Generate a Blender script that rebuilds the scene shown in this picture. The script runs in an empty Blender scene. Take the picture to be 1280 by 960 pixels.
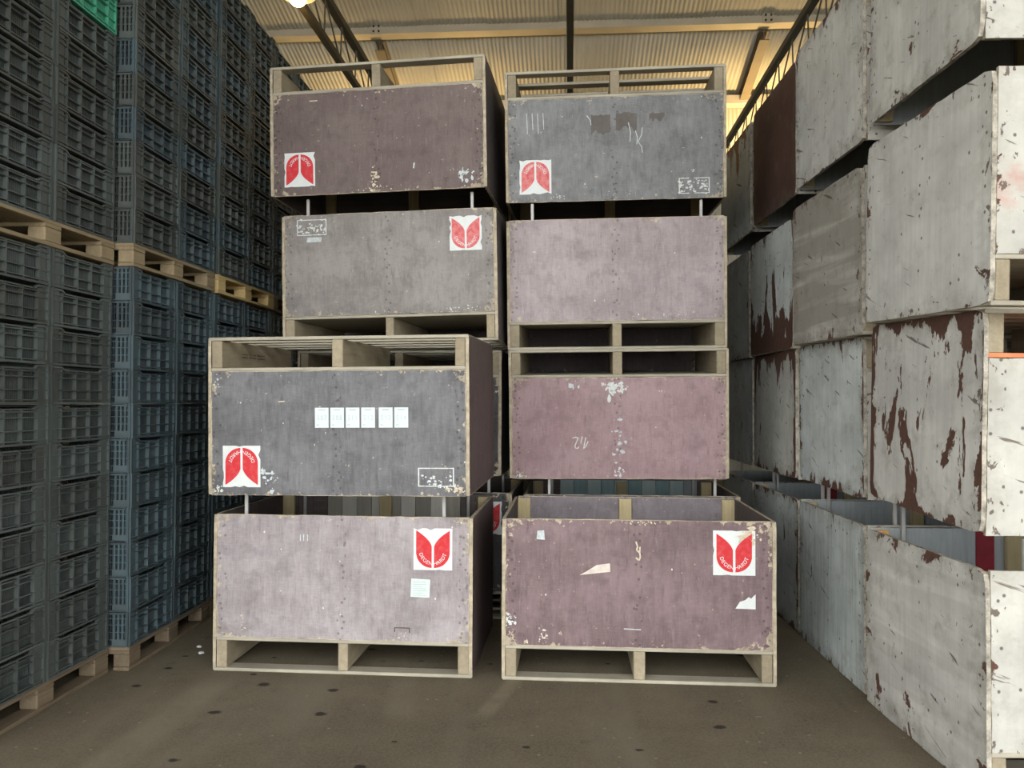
import bpy, bmesh, math, random
from mathutils import Matrix, Vector, noise as mnoise

C = bpy.context.scene.collection
PI = math.pi
random.seed(7)

# ------------------------------------------------------------------ camera, sky, exposure
cam_d = bpy.data.cameras.new('camera')
cam = bpy.data.objects.new('camera', cam_d)
C.objects.link(cam)
cam_d.sensor_width = 36.0
cam_d.lens = 36.0 * 1028.0 / 1280.0
cam_d.clip_end = 200
YAW, PITCH, ROLL = math.radians(4.0), math.radians(1.186), 0.0032
_M = (Matrix.Rotation(ROLL, 3, 'Y') @ Matrix.Rotation(-PITCH, 3, 'X') @ Matrix.Rotation(-YAW, 3, 'Z'))
_R = Matrix((_M[0], _M[2], -_M[1])).transposed()
cam.matrix_world = Matrix.Translation((0, 0, 1.654)) @ _R.to_4x4()
bpy.context.scene.camera = cam

world = bpy.data.worlds.new('overcast_sky')
bpy.context.scene.world = world
world.use_nodes = True
_bg = world.node_tree.nodes['Background']
_bg.inputs[0].default_value = (0.985, 0.995, 1.0, 1)
_bg.inputs[1].default_value = 3.0

vs = bpy.context.scene.view_settings
vs.view_transform = 'Standard'
vs.look = 'None'
vs.gamma = 1.0
vs.use_curve_mapping = False
vs.exposure = .95
LAMP_W = 165.0

# ------------------------------------------------------------------ node helper
def s2l(c):
    return tuple(((x / 255) / 12.92 if x / 255 <= .04045 else ((x / 255 + .055) / 1.055) ** 2.4) for x in c)

class NT:
    def __init__(self, name, rough=0.8, spec=0.3):
        self.m = bpy.data.materials.new(name)
        self.m.use_nodes = True
        self.t = self.m.node_tree
        self.b = self.t.nodes['Principled BSDF']
        self.b.inputs['Roughness'].default_value = rough
        self.b.inputs['Specular IOR Level'].default_value = spec
    def link(self, a, b): self.t.links.new(a, b)
    def setin(self, sock, v):
        if hasattr(v, 'is_linked') or isinstance(v, bpy.types.NodeSocket): self.link(v, sock)
        else: sock.default_value = v
    def math(self, op, a, b=0.0, clamp=False):
        n = self.t.nodes.new('ShaderNodeMath'); n.operation = op; n.use_clamp = clamp
        self.setin(n.inputs[0], a); self.setin(n.inputs[1], b)
        return n.outputs[0]
    def uv(self):
        n = self.t.nodes.new('ShaderNodeUVMap'); n.uv_map = 'UVMap'; return n.outputs[0]
    def obj(self):
        n = self.t.nodes.new('ShaderNodeTexCoord'); return n.outputs['Object']
    def pos(self):
        n = self.t.nodes.new('ShaderNodeNewGeometry'); return n.outputs['Position']
    def rnd(self):
        n = self.t.nodes.new('ShaderNodeObjectInfo'); return n.outputs['Random']
    def sep(self, v):
        n = self.t.nodes.new('ShaderNodeSeparateXYZ'); self.link(v, n.inputs[0]); return n.outputs
    def mapv(self, v, scale=(1, 1, 1), loc=(0, 0, 0)):
        n = self.t.nodes.new('ShaderNodeMapping'); self.link(v, n.inputs[0])
        n.inputs['Scale'].default_value = scale; n.inputs['Location'].default_value = loc
        return n.outputs[0]
    def noise(self, v, scale=5, detail=6, rough=.6, dist=0.0):
        n = self.t.nodes.new('ShaderNodeTexNoise'); self.link(v, n.inputs['Vector'])
        n.inputs['Scale'].default_value = scale; n.inputs['Detail'].default_value = detail
        n.inputs['Roughness'].default_value = rough; n.inputs['Distortion'].default_value = dist
        return n.outputs[0]
    def voro(self, v, scale=5, rnd=1.0, dim='3D'):
        n = self.t.nodes.new('ShaderNodeTexVoronoi'); n.voronoi_dimensions = dim; self.link(v, n.inputs['Vector'])
        n.inputs['Scale'].default_value = scale; n.inputs['Randomness'].default_value = rnd
        return n.outputs
    def rng(self, v, a, b, c=0.0, d=1.0, smooth=False):
        n = self.t.nodes.new('ShaderNodeMapRange')
        n.interpolation_type = 'SMOOTHSTEP' if smooth else 'LINEAR'
        self.link(v, n.inputs[0])
        for i, x in enumerate((a, b, c, d)): self.setin(n.inputs[i + 1], x)
        return n.outputs[0]
    def mix(self, f, a, b):
        n = self.t.nodes.new('ShaderNodeMix'); n.data_type = 'RGBA'
        self.setin(n.inputs[0], f)
        for s, v in ((n.inputs[6], a), (n.inputs[7], b)):
            if isinstance(v, (tuple, list)): s.default_value = (*v[:3], 1)
            else: self.link(v, s)
        return n.outputs[2]
    def bump(self, h, strength=.3, dist=.002):
        n = self.t.nodes.new('ShaderNodeBump'); n.inputs['Strength'].default_value = strength
        n.inputs['Distance'].default_value = dist
        self.link(h, n.inputs['Height']); self.link(n.outputs[0], self.b.inputs['Normal'])
    def out(self, c):
        if isinstance(c, (tuple, list)): self.b.inputs['Base Color'].default_value = (*c[:3], 1)
        else: self.link(c, self.b.inputs['Base Color'])
        return self.m

def sc(c, k): return tuple(x * k for x in c)

def flat_mat(name, col, rough=.7, spec=.3, metal=0.0, var=.12, scale=6):
    n = NT(name, rough, spec); n.b.inputs['Metallic'].default_value = metal
    o = n.obj(); f = n.noise(o, scale, 5, .65)
    return n.out(n.mix(n.rng(f, .3, .7), sc(col, 1 - var), sc(col, 1 + var)))

def film_ply(name, colA, colB, seed, flecks=.5, wear=.5, chip=(.6, .51, .36), weave=.5, w=1.56, h=.751):
    """worn film-faced plywood: streaky film, fine weave, white nicks, bare wood at the worn rim"""
    n = NT(name, .62, .35)
    uv = n.mapv(n.uv(), (1, 1, 1), (seed * 3.17, seed * 5.31, 0)); xy = n.sep(n.uv())
    big = n.noise(n.mapv(uv, (1.2, 1.6, 1)), 1.6, 4, .6)
    st = n.noise(n.mapv(uv, (9, 1.3, 1)), 3, 7, .7, .3)
    wv = n.noise(n.mapv(uv, (9, 62, 1)), 2, 3, .65)
    wv2 = n.noise(n.mapv(uv, (62, 9, 1)), 2, 3, .65)
    f = n.math('ADD', n.math('MULTIPLY', big, .6), n.math('MULTIPLY', st, .4))
    col = n.mix(n.rng(f, .36, .64, smooth=True), colA, colB)
    wz = n.math('ADD', n.rng(wv, .3, .7, -.5, .5), n.rng(wv2, .3, .7, -.5, .5))
    col = n.mix(n.math('MULTIPLY', n.math('MAXIMUM', wz, 0), weave * .55), col, sc(colB, 1.35))
    col = n.mix(n.math('MULTIPLY', n.math('MAXIMUM', n.math('MULTIPLY', wz, -1), 0), weave * .55), col, sc(colA, .6))
    # dark drips
    dr = n.noise(n.mapv(uv, (16, 2.6, 1), (3, 1, 0)), 2.2, 5, .65)
    col = n.mix(n.rng(dr, .58, .74, 0, .5), col, sc(colA, .4))
    blo = n.noise(n.mapv(uv, (1.5, 1.5, 1), (9, 4, 0)), 2.4, 6, .65)
    col = n.mix(n.rng(blo, .52, .72, 0, .3), col, sc(colA, .5))
    # pale scuffs, stretched upright
    sf = n.noise(n.mapv(uv, (30, 4, 1), (7, 2, 0)), 1.7, 6, .7)
    col = n.mix(n.rng(sf, .58, .76, 0, .2 * wear + .06), col, (.5, .5, .49))
    # wear at the rim: mostly at the corners and in runs along the edges
    ex = n.math('MINIMUM', xy[0], n.math('SUBTRACT', w, xy[0]))
    ey = n.math('MINIMUM', xy[1], n.math('SUBTRACT', h, xy[1]))
    e = n.math('MINIMUM', ex, ey)
    corner = n.math('ADD', ex, ey)
    dm = n.noise(uv, 24, 8, .74)
    along = n.rng(n.noise(uv, 6, 3, .6), .46, .66)
    rim = n.math('ADD', n.math('MULTIPLY', n.rng(e, 0, .045, .2, 0), along), n.rng(corner, .01, .2, .16, 0))
    m = n.rng(n.math('ADD', dm, n.math('MULTIPLY', rim, .45 + .75 * wear)), .635, .66)
    m = n.math('MAXIMUM', m, n.rng(n.math('ADD', e, n.math('MULTIPLY', dm, .008)), .006, .009, 1, 0))
    wood = n.mix(n.noise(uv, 40, 4, .6), sc(chip, .45), sc(chip, 1.25))
    col = n.mix(m, col, wood)
    g = n.rng(n.math('ADD', n.noise(uv, 9, 6, .6), rim), .52, .72, 0, .45)
    col = n.mix(g, col, sc(colA, .5))
    # white nicks: sparse cells
    vo = n.voro(n.mapv(n.mapv(uv, (1, 1, 1)), (19, 13, 1)), 1.0)
    rs = n.sep(vo['Color'])
    near = n.math('ADD', n.rng(vo['Distance'], .03, .2, 1, 0), n.math('MULTIPLY', n.noise(uv, 60, 4, .7), .7))
    mid = n.rng(n.math('ABSOLUTE', n.math('SUBTRACT', xy[0], .78)), 0, .06, .14, 0)
    pick = n.math('GREATER_THAN', n.math('ADD', n.math('ADD', rs[0], n.math('MULTIPLY', rim, .9)), mid), 1.0 - .16 * flecks)
    col = n.mix(n.math('MULTIPLY', pick, n.rng(near, 1.0, 1.12)), col, (.66, .63, .56))
    # dark nail heads along upright lines
    vn = n.voro(n.mapv(uv, (20, 20, 1), (.3, .2, 0)), 1.0, dim='2D')
    xl = n.math('MINIMUM', n.math('ABSOLUTE', n.math('SUBTRACT', ex, .035)), n.math('ABSOLUTE', n.math('SUBTRACT', ex, .78)))
    nl = n.math('MULTIPLY', n.math('LESS_THAN', xl, .028), n.rng(vn['Distance'], .12, .2, 1, 0))
    col = n.mix(n.math('MULTIPLY', nl, .5), col, sc(colA, .22))
    n.bump(n.math('ADD', n.math('MULTIPLY', wz, .3), n.math('MULTIPLY', m, -1)), .25, .002)
    return n.out(col)

def paint_mat(name, seed, chip=.0, base=(.64, .645, .595), under=(.09, .048, .034), sx=4.0, sy=1.6, lo=0.0, hi=0.0,
              rim=.5, bands=0.0, dirt=.5, w=1.17, h=.957, pink=0.0, streak=.5):
    """white paint flaking off brown board; lo/hi = more flaking near the lower/upper rim"""
    n = NT(name, .72, .25)
    uv0 = n.uv(); xy = n.sep(uv0)
    uv = n.mapv(uv0, (1, 1, 1), (seed * 2.71, seed * 4.13, 0))
    ex = n.math('MINIMUM', xy[0], n.math('SUBTRACT', w, xy[0]))
    ey = n.math('MINIMUM', xy[1], n.math('SUBTRACT', h, xy[1]))
    e = n.math('MINIMUM', ex, ey)
    tone = n.noise(n.mapv(uv, (1, 1.2, 1)), 2.2, 5, .6)
    stv = n.noise(n.mapv(uv, (14, .9, 1)), 2, 6, .65)
    col = n.mix(n.rng(tone, .35, .68), sc(base, .8), sc(base, 1.1))
    col = n.mix(n.rng(stv, .42, .72, 0, .65 * streak), col, sc(base, .52))
    if bands:
        bd = n.noise(n.mapv(uv, (.5, 6.5, 1)), 1.3, 3, .5, .4)
        col = n.mix(n.rng(bd, .46, .6, bands, 0), col, (.27, .25, .21))
    gr = n.noise(uv, 7, 8, .7)
    gm = n.math('ADD', gr, n.rng(e, 0, .12, .14, -.02))
    col = n.mix(n.rng(gm, .5, .7, 0, dirt), col, (.2, .18, .14))
    if pink:
        pk = n.noise(uv, 3.2, 6, .65)
        col = n.mix(n.rng(pk, .55, .72, 0, pink), col, (.5, .2, .15))
    # flakes
    fl = n.noise(n.mapv(uv, (sx, sy, 1)), 1.5, 9, .62, .5)
    bias = n.math('ADD', n.rng(e, 0, .09, .12 * rim, -.03), n.rng(xy[1], 0, .45, lo, 0))
    bias = n.math('ADD', bias, n.rng(xy[1], h - .45, h, 0, hi))
    fm = n.rng(n.math('ADD', n.math('ADD', fl, bias), chip + .012), .648, .66)
    br = n.mix(n.noise(uv, 30, 5, .6), sc(under, .6), sc(under, 1.7))
    col = n.mix(fm, col, br)
    # short dark nicks lying along the board and nail holes
    ro = n.t.nodes.new('ShaderNodeVectorRotate'); ro.rotation_type = 'Z_AXIS'; ro.inputs['Angle'].default_value = .35
    n.link(uv, ro.inputs[0])
    nk = n.noise(n.mapv(ro.outputs[0], (2.6, 24, 1), (2, 5, 0)), 1.0, 4, .55, .3)
    col = n.mix(n.rng(nk, .665, .695, 0, .8), col, (.085, .06, .045))
    nk2 = n.noise(n.mapv(uv, (13, 9, 1), (6, 1, 0)), 1.3, 5, .65, .4)
    col = n.mix(n.rng(n.math('ADD', nk2, n.rng(e, 0, .12, .09, 0)), .675, .695, 0, .85), col, (.09, .06, .045))
    vo = n.voro(n.mapv(uv, (15, 15, 1)), 1.0, dim='2D')
    rs = n.sep(vo['Color'])
    nx = n.math('LESS_THAN', n.math('MINIMUM', n.math('ABSOLUTE', n.math('SUBTRACT', ex, .05)), n.math('ABSOLUTE', n.math('SUBTRACT', ex, w / 2))), .025)
    pick = n.math('MULTIPLY', n.math('GREATER_THAN', n.math('ADD', rs[0], n.math('MULTIPLY', nx, .5)), .955), n.rng(vo['Distance'], .08, .14, 1, 0))
    col = n.mix(n.math('MULTIPLY', pick, .8), col, (.06, .05, .045))
    n.bump(n.math('MULTIPLY', fm, -1), .5, .002)
    return n.out(col)

def wood_mat(name, a, b, axis=1, grey=.3):
    n = NT(name, .85, .15)
    o = n.obj(); r = n.rnd()
    s = [26, 26, 26]; s[axis] = 1.6
    off = n.t.nodes.new('ShaderNodeVectorMath'); off.operation = 'ADD'
    cmb = n.t.nodes.new('ShaderNodeCombineXYZ')
    for i in range(3): n.link(n.math('MULTIPLY', r, 17.0 + i), cmb.inputs[i])
    n.link(o, off.inputs[0]); n.link(cmb.outputs[0], off.inputs[1])
    g = n.noise(n.mapv(off.outputs[0], s), 1.6, 6, .65, .4)
    big = n.noise(off.outputs[0], 3.5, 5, .6)
    col = n.mix(n.rng(g, .3, .7), a, b)
    col = n.mix(n.rng(big, .4, .75, 0, grey * 1.6), col, sc(a, .4))
    col = n.mix(n.rng(r, 0, 1, 0, .3), col, sc(a, .75))
    n.bump(g, .3, .002)
    return n.out(col)

MAT = {}
MAT['edge'] = flat_mat('bare_plywood_edge', (.42, .36, .26), .85, .15, var=.35, scale=18)
MAT['edge_dark'] = flat_mat('dark_plywood_edge', (.12, .1, .08), .85, .15, var=.4, scale=14)
MAT['edge_white'] = flat_mat('scuffed_white_edge', (.36, .33, .27), .85, .15, var=.6, scale=22)
MAT['edge_orange'] = flat_mat('orange_painted_edge', (.62, .2, .09), .7, .3, var=.2)
MAT['runner'] = wood_mat('weathered_runner_wood', (.3, .25, .17), (.42, .36, .25), 1, .35)
MAT['slat'] = wood_mat('weathered_deck_slat_wood', (.36, .33, .26), (.5, .46, .36), 0, .3)
MAT['post'] = wood_mat('batten_wood', (.44, .36, .2), (.6, .5, .3), 2, .2)
MAT['post_orange'] = wood_mat('fresh_orange_wood', (.62, .33, .1), (.72, .42, .15), 2, .1)
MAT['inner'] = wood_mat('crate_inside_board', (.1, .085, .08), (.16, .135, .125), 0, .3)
MAT['inner_pale'] = wood_mat('pale_crate_inside_board', (.3, .33, .33), (.42, .45, .45), 2, .25)
MAT['peg'] = flat_mat('galvanised_peg', (.36, .35, .33), .5, .5, .3)
MAT['blue_board'] = wood_mat('pale_blue_board', (.42, .52, .52), (.55, .64, .63), 2, .15)
MAT['teal_board'] = wood_mat('dull_teal_board', (.26, .38, .4), (.36, .48, .5), 2, .15)
MAT['grey_board'] = wood_mat('pale_grey_board', (.52, .51, .45), (.64, .62, .54), 2, .15)
MAT['taupe_board'] = wood_mat('taupe_board', (.3, .285, .24), (.4, .375, .32), 2, .15)
MAT['red_paint'] = flat_mat('dark_red_paint', (.22, .02, .03), .6, .3, var=.25)
MAT['pallet_wood'] = wood_mat('pallet_board_wood', (.27, .21, .125), (.4, .32, .2), 1, .25)
MAT['pallet_new'] = wood_mat('newer_pallet_wood', (.58, .42, .18), (.72, .56, .28), 1, .1)
MAT['pallet_floor'] = wood_mat('dirty_pallet_wood', (.16, .12, .08), (.25, .2, .13), 1, .3)
MAT['steel'] = flat_mat('grey_green_steel', (.105, .1, .07), .55, .4, .2)
MAT['steel_brown'] = flat_mat('brown_steel', (.09, .075, .05), .6, .4, .2)
MAT['cream_steel'] = flat_mat('cream_steel', (.55, .49, .37), .6, .3, var=.1, scale=2)
MAT['taupe_steel'] = flat_mat('taupe_rafter_steel', (.2, .165, .11), .65, .3, var=.1, scale=2)
MAT['bolt'] = flat_mat('dark_bolt', (.06, .05, .04), .5, .5, .5)
MAT['label_white'] = flat_mat('label_white', (.64, .67, .65), .5, .4, var=.06, scale=25)
MAT['paint_white'] = flat_mat('stencil_white', (.6, .63, .6), .7, .3, var=.2, scale=60)
MAT['tape'] = flat_mat('pale_torn_tape', (.62, .55, .48), .7, .3, var=.15, scale=30)
MAT['card'] = flat_mat('white_card', (.62, .69, .68), .6, .3, var=.04, scale=30)
MAT['ink'] = flat_mat('grey_ink', (.42, .5, .5), .8, .2, var=.1)
MAT['ink_dark'] = flat_mat('dark_stamp_ink', (.09, .075, .05), .8, .2, var=.3, scale=60)
MAT['stain'] = flat_mat('taupe_stain', (.125, .112, .1), .75, .3, var=.25, scale=9)
MAT['note'] = flat_mat('pale_green_note', (.6, .7, .64), .7, .3, var=.06, scale=30)
MAT['smear'] = flat_mat('dull_white_smear', (.5, .54, .54), .8, .2, var=.25, scale=40)
MAT['scuff'] = flat_mat('cream_scuff', (.55, .48, .36), .8, .2, var=.25, scale=60)
def red_mat(name, fade):
    n = NT(name, .5, .4)
    f = n.noise(n.obj(), 28, 6, .65)
    return n.out(n.mix(n.rng(f, .5 - .25 * fade, .75 - .2 * fade, 0, .2 + .7 * fade), (.55, .013, .02), (.62, .22, .21)))
MAT['red'] = red_mat('label_red', .12)
MAT['red_faded'] = red_mat('faded_label_red', .85)

# ------------------------------------------------------------------ mesh helpers
def link(o, parent=None):
    C.objects.link(o)
    if parent is not None: o.parent = parent
    return o

def empty(name, label=None, cat=None, mat=None, group=None):
    o = bpy.data.objects.new(name, None)
    o.empty_display_size = .2
    C.objects.link(o)
    if mat is not None: o.matrix_world = mat
    if label: o['label'] = label
    if cat: o['category'] = cat
    if group: o['group'] = group
    return o

def me_from_bm(name, bm, mats):
    me = bpy.data.meshes.new(name)
    bm.normal_update()
    bm.to_mesh(me); bm.free()
    for m in (mats if isinstance(mats, (list, tuple)) else [mats]): me.materials.append(m)
    return me

def ob(name, bm, mats, parent=None):
    return link(bpy.data.objects.new(name, me_from_bm(name, bm, mats)), parent)

def box(bm, x0, x1, y0, y1, z0, z1, mi=0, T=None):
    vs_ = [bm.verts.new((x, y, z)) for x in (x0, x1) for y in (y0, y1) for z in (z0, z1)]
    for f in ((0, 1, 3, 2), (4, 6, 7, 5), (0, 4, 5, 1), (2, 3, 7, 6), (0, 2, 6, 4), (1, 5, 7, 3)):
        fc = bm.faces.new([vs_[i] for i in f]); fc.material_index = mi
    if T is not None:
        for v in vs_: v.co = T @ v.co
    return vs_

def bevel_all(bm, w, seg=1):
    bmesh.ops.bevel(bm, geom=list(bm.edges), offset=w, segments=seg, profile=.5, affect='EDGES', clamp_overlap=True)

def bar(bm, a, b, w, mi=0):
    """square bar between two points"""
    a, b = Vector(a), Vector(b); d = b - a; L = d.length
    q = d.to_track_quat('Z', 'Y')
    T = Matrix.Translation(a) @ q.to_matrix().to_4x4()
    box(bm, -w / 2, w / 2, -w / 2, w / 2, 0, L, mi, T)

def poly(bm, pts, y, mi=0):
    vv = [bm.verts.new((p[0], y, p[1])) for p in pts]
    try: f = bm.faces.new(vv)
    except ValueError: return
    f.normal_update()
    if f.normal.y > 0: f.normal_flip()
    f.material_index = mi

GLYPH = {}
def glyph(ch):
    """triangles of one character of the built-in font"""
    if ch not in GLYPH:
        cu = bpy.data.curves.new('glyph', 'FONT'); cu.body = ch; cu.size = 1.0; cu.align_x = 'CENTER'
        o = bpy.data.objects.new('glyph', cu); C.objects.link(o)
        dg = bpy.context.evaluated_depsgraph_get()
        me = bpy.data.meshes.new_from_object(o.evaluated_get(dg))
        GLYPH[ch] = ([(v.co.x, v.co.y) for v in me.vertices], [tuple(p.vertices) for p in me.polygons])
        bpy.data.objects.remove(o); bpy.data.curves.remove(cu); bpy.data.meshes.remove(me)
    return GLYPH[ch]

def put_glyph(bm, ch, x, z, size, rot, y, mi, sx=1.0):
    vv, ff = glyph(ch); c, s = math.cos(rot), math.sin(rot)
    nv = [bm.verts.new((x + (a * sx * c - b * s) * size, y, z + (a * sx * s + b * c) * size)) for a, b in vv]
    for f in ff:
        try: fc = bm.faces.new([nv[i] for i in f])
        except ValueError: continue
        fc.normal_update()
        if fc.normal.y > 0: fc.normal_flip()
        fc.material_index = mi

def rot_bm(bm, x, z, ang):
    T = Matrix.Translation((x, 0, z)) @ Matrix.Rotation(-ang, 4, 'Y')
    for v in bm.verts: v.co = T @ v.co

# ------------------------------------------------------------------ the setting
def floor_mat():
    n = NT('dusty_concrete', .88, .2)
    p = n.pos()
    big = n.noise(p, .55, 5, .6); mid = n.noise(p, 3.1, 8, .7); fine = n.noise(p, 55, 6, .75)
    c = n.mix(n.rng(big, .35, .65), (.13, .107, .072), (.185, .155, .106))
    c = n.mix(n.rng(mid, .42, .72, 0, .45), c, (.075, .06, .042))
    c = n.mix(n.rng(fine, .42, .66, 0, .55), c, (.21, .18, .125))
    c = n.mix(n.rng(n.noise(p, 90, 4, .7), .52, .7, 0, .6), c, (.05, .04, .028))
    bl = n.noise(n.mapv(p, (1, 1, 1), (4, 2, 0)), 7, 6, .7)
    c = n.mix(n.rng(bl, .6, .72, 0, .5), c, (.05, .04, .03))
    # pale tyre trails running obliquely through the dust
    t = n.noise(n.mapv(p, (2.3, .32, 1), (1.3, 0, 0)), 1.15, 3, .5, .2)
    c = n.mix(n.rng(t, .54, .68, 0, .5), c, (.2, .175, .125))
    pc = n.sep(p)
    def trail(x0, y0, x1, y1, w, k):          # one scuffed track left by a wheel
        dx, dy = x1 - x0, y1 - y0; l = math.hypot(dx, dy); dx, dy = dx / l, dy / l
        u = n.math('ADD', n.math('MULTIPLY', n.math('SUBTRACT', pc[0], x0), dx), n.math('MULTIPLY', n.math('SUBTRACT', pc[1], y0), dy))
        d = n.math('ABSOLUTE', n.math('SUBTRACT', n.math('MULTIPLY', n.math('SUBTRACT', pc[0], x0), dy), n.math('MULTIPLY', n.math('SUBTRACT', pc[1], y0), dx)))
        f = n.math('MULTIPLY', n.rng(d, w * .3, w, k, 0, smooth=True), n.rng(n.math('ABSOLUTE', n.math('SUBTRACT', u, l / 2)), l * .45, l * .9, 1, 0, smooth=True))
        return n.math('MULTIPLY', f, n.rng(mid, .3, .6))
    c = n.mix(trail(-0.426, 4.447, -0.303, 4.960, 0.070, 0.60), c, (.27, .235, .165))
    c = n.mix(trail(-2.093, 3.675, -2.066, 4.601, 0.160, 0.50), c, (.27, .235, .165))
    c = n.mix(trail(-0.895, 4.353, -0.961, 4.782, 0.120, 0.35), c, (.27, .235, .165))
    # damp dark drops
    v = n.voro(n.mapv(p, (1.9, 2.4, 0), (.35, .6, 0)), 1.0, dim='2D'); rs = n.sep(v['Color'])
    dd = n.math('ADD', v['Distance'], n.rng(n.noise(p, 14, 4, .6), 0, 1, -.06, .06))
    k = n.math('MULTIPLY', n.math('GREATER_THAN', rs[0], .4), n.rng(dd, n.rng(rs[1], 0, 1, .015, .05), n.rng(rs[1], 0, 1, .03, .085), 1, 0))
    c = n.mix(n.math('MULTIPLY', k, .85), c, (.016, .013, .011))
    # little pale crumbs
    v2 = n.voro(n.mapv(p, (9, 9, 0)), 1.0, dim='2D'); r2 = n.sep(v2['Color'])
    k2 = n.math('MULTIPLY', n.math('GREATER_THAN', r2[1], .9), n.rng(v2['Distance'], .05, .09, 1, 0))
    c = n.mix(n.math('MULTIPLY', k2, .6), c, (.3, .27, .2))
    h = n.math('ADD', n.math('MULTIPLY', mid, .6), n.math('MULTIPLY', fine, .5))
    n.bump(h, .5, .012)
    return n.out(c)

def struct(o): o['kind'] = 'structure'; return o

bm = bmesh.new(); box(bm, -16, 18, -22, 18, -.3, 0)
struct(ob('floor', bm, floor_mat()))

def roof_z(y): return 8.16 + .255 * (17.5 - y)

def sheet_mat(name, a, b):
    n = NT(name, .7, .25)
    p = n.pos(); f = n.noise(n.mapv(p, (1.2, .35, .35)), 1.6, 6, .6)
    r = n.rnd()
    c = n.mix(n.rng(f, .3, .72), a, b)
    c = n.mix(n.rng(r, 0, 1, 0, .22), c, sc(a, .8))
    g = n.noise(n.mapv(p, (22, .8, .8)), 1.2, 4, .6)
    c = n.mix(n.rng(g, .6, .8, 0, .35), c, sc(a, .55))
    return n.out(c)
M_ROOF = sheet_mat('cream_corrugated_sheet', (.46, .43, .34), (.56, .53, .43))
M_WALL = flat_mat('cream_wall_cladding', (.45, .41, .3), .8, .2, var=.12, scale=1.5)

def corrug(width, length, period=.084, amp=.009):
    """corrugated sheet in x (width) by y (length), z up; two skins with a real thickness"""
    bm = bmesh.new(); n = int(width / period * 6)
    rows = []
    for dz in (0, .006):
        for y in (0, length):
            rows.append([bm.verts.new((width * i / n, y, amp * math.sin(2 * PI * (width * i / n) / period) + dz)) for i in range(n + 1)])
    for i in range(n):
        bm.faces.new((rows[0][i], rows[1][i], rows[1][i + 1], rows[0][i + 1]))
        bm.faces.new((rows[2][i], rows[2][i + 1], rows[3][i + 1], rows[3][i]))
        bm.faces.new((rows[0][i], rows[0][i + 1], rows[2][i + 1], rows[2][i]))
    for f in bm.faces: f.smooth = True
    return bm

# ceiling: solid deck towards the door, corrugated sheets where the photograph shows them
bm = bmesh.new()
for y0, y1 in ((-4.2, 12.2),):
    vv = [bm.verts.new((x, y, roof_z(y) + dz)) for dz in (0, .15) for x in (-11, 13) for y in (y0, y1)]
    for f in ((0, 1, 3, 2), (4, 6, 7, 5), (0, 4, 5, 1), (2, 3, 7, 6), (0, 2, 6, 4), (1, 5, 7, 3)): bm.faces.new([vv[i] for i in f])
vv = [bm.verts.new((x, y, roof_z(y) + dz)) for dz in (.06, .2) for x in (-11, 13) for y in (12.2, 17.7)]
for f in ((0, 1, 3, 2), (4, 6, 7, 5), (0, 4, 5, 1), (2, 3, 7, 6), (0, 2, 6, 4), (1, 5, 7, 3)): bm.faces.new([vv[i] for i in f])
ceiling = struct(ob('ceiling', bm, flat_mat('roof_deck', (.4, .37, .29), .8, .2)))
ang = -math.atan(.255)
SW = 1.33
for r, (ya, yb) in enumerate(((12.2, 15.55), (15.45, 17.65))):
    L = math.hypot(yb - ya, .255 * (yb - ya))
    me = me_from_bm('roof_sheet', corrug(SW + .02, L), M_ROOF)
    for i in range(15):
        o = link(bpy.data.objects.new('roof_sheet', me), ceiling)
        x = -9.55 + SW * i + (.0 if r == 0 else .12)
        zz = roof_z(ya) - (.03 if r else .0) + (.012 if i % 2 else 0)
        o.matrix_world = Matrix.Translation((x, ya, zz)) @ Matrix.Rotation(ang, 4, 'X')

# walls
bm = bmesh.new(); box(bm, -11, 13, 17.62, 17.9, 0, 8.6)
wall_back = struct(ob('wall_back', bm, M_WALL))
me = me_from_bm('wall_sheet', corrug(SW + .02, 8.0), M_ROOF)
for i in range(17):
    o = link(bpy.data.objects.new('wall_sheet', me), wall_back)
    o.matrix_world = Matrix.Translation((-10.2 + SW * i, 17.58 + (.01 if i % 2 else 0), 0)) @ Matrix.Rotation(PI / 2, 4, 'X')
bm = bmesh.new(); box(bm, -11.2, -11, -4.2, 17.9, 0, 13.7); struct(ob('wall_left', bm, M_WALL))
bm = bmesh.new(); box(bm, 13, 13.2, -4.2, 17.9, 0, 13.7); struct(ob('wall_right', bm, M_WALL))
bm = bmesh.new()                                   # door side: jambs and lintel round the big open doorway
box(bm, -11, -10, -4.2, -4, 0, 13.6); box(bm, 10.5, 13, -4.2, -4, 0, 13.6); box(bm, -10, 10.5, -4.2, -4, 7.2, 13.6)
struct(ob('wall_front', bm, M_WALL))
bm = bmesh.new(); box(bm, -11, 13, 17.3, 17.56, 7.86, 8.06); bevel_all(bm, .015)
struct(ob('trim_1', bm, MAT['cream_steel']))

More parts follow.
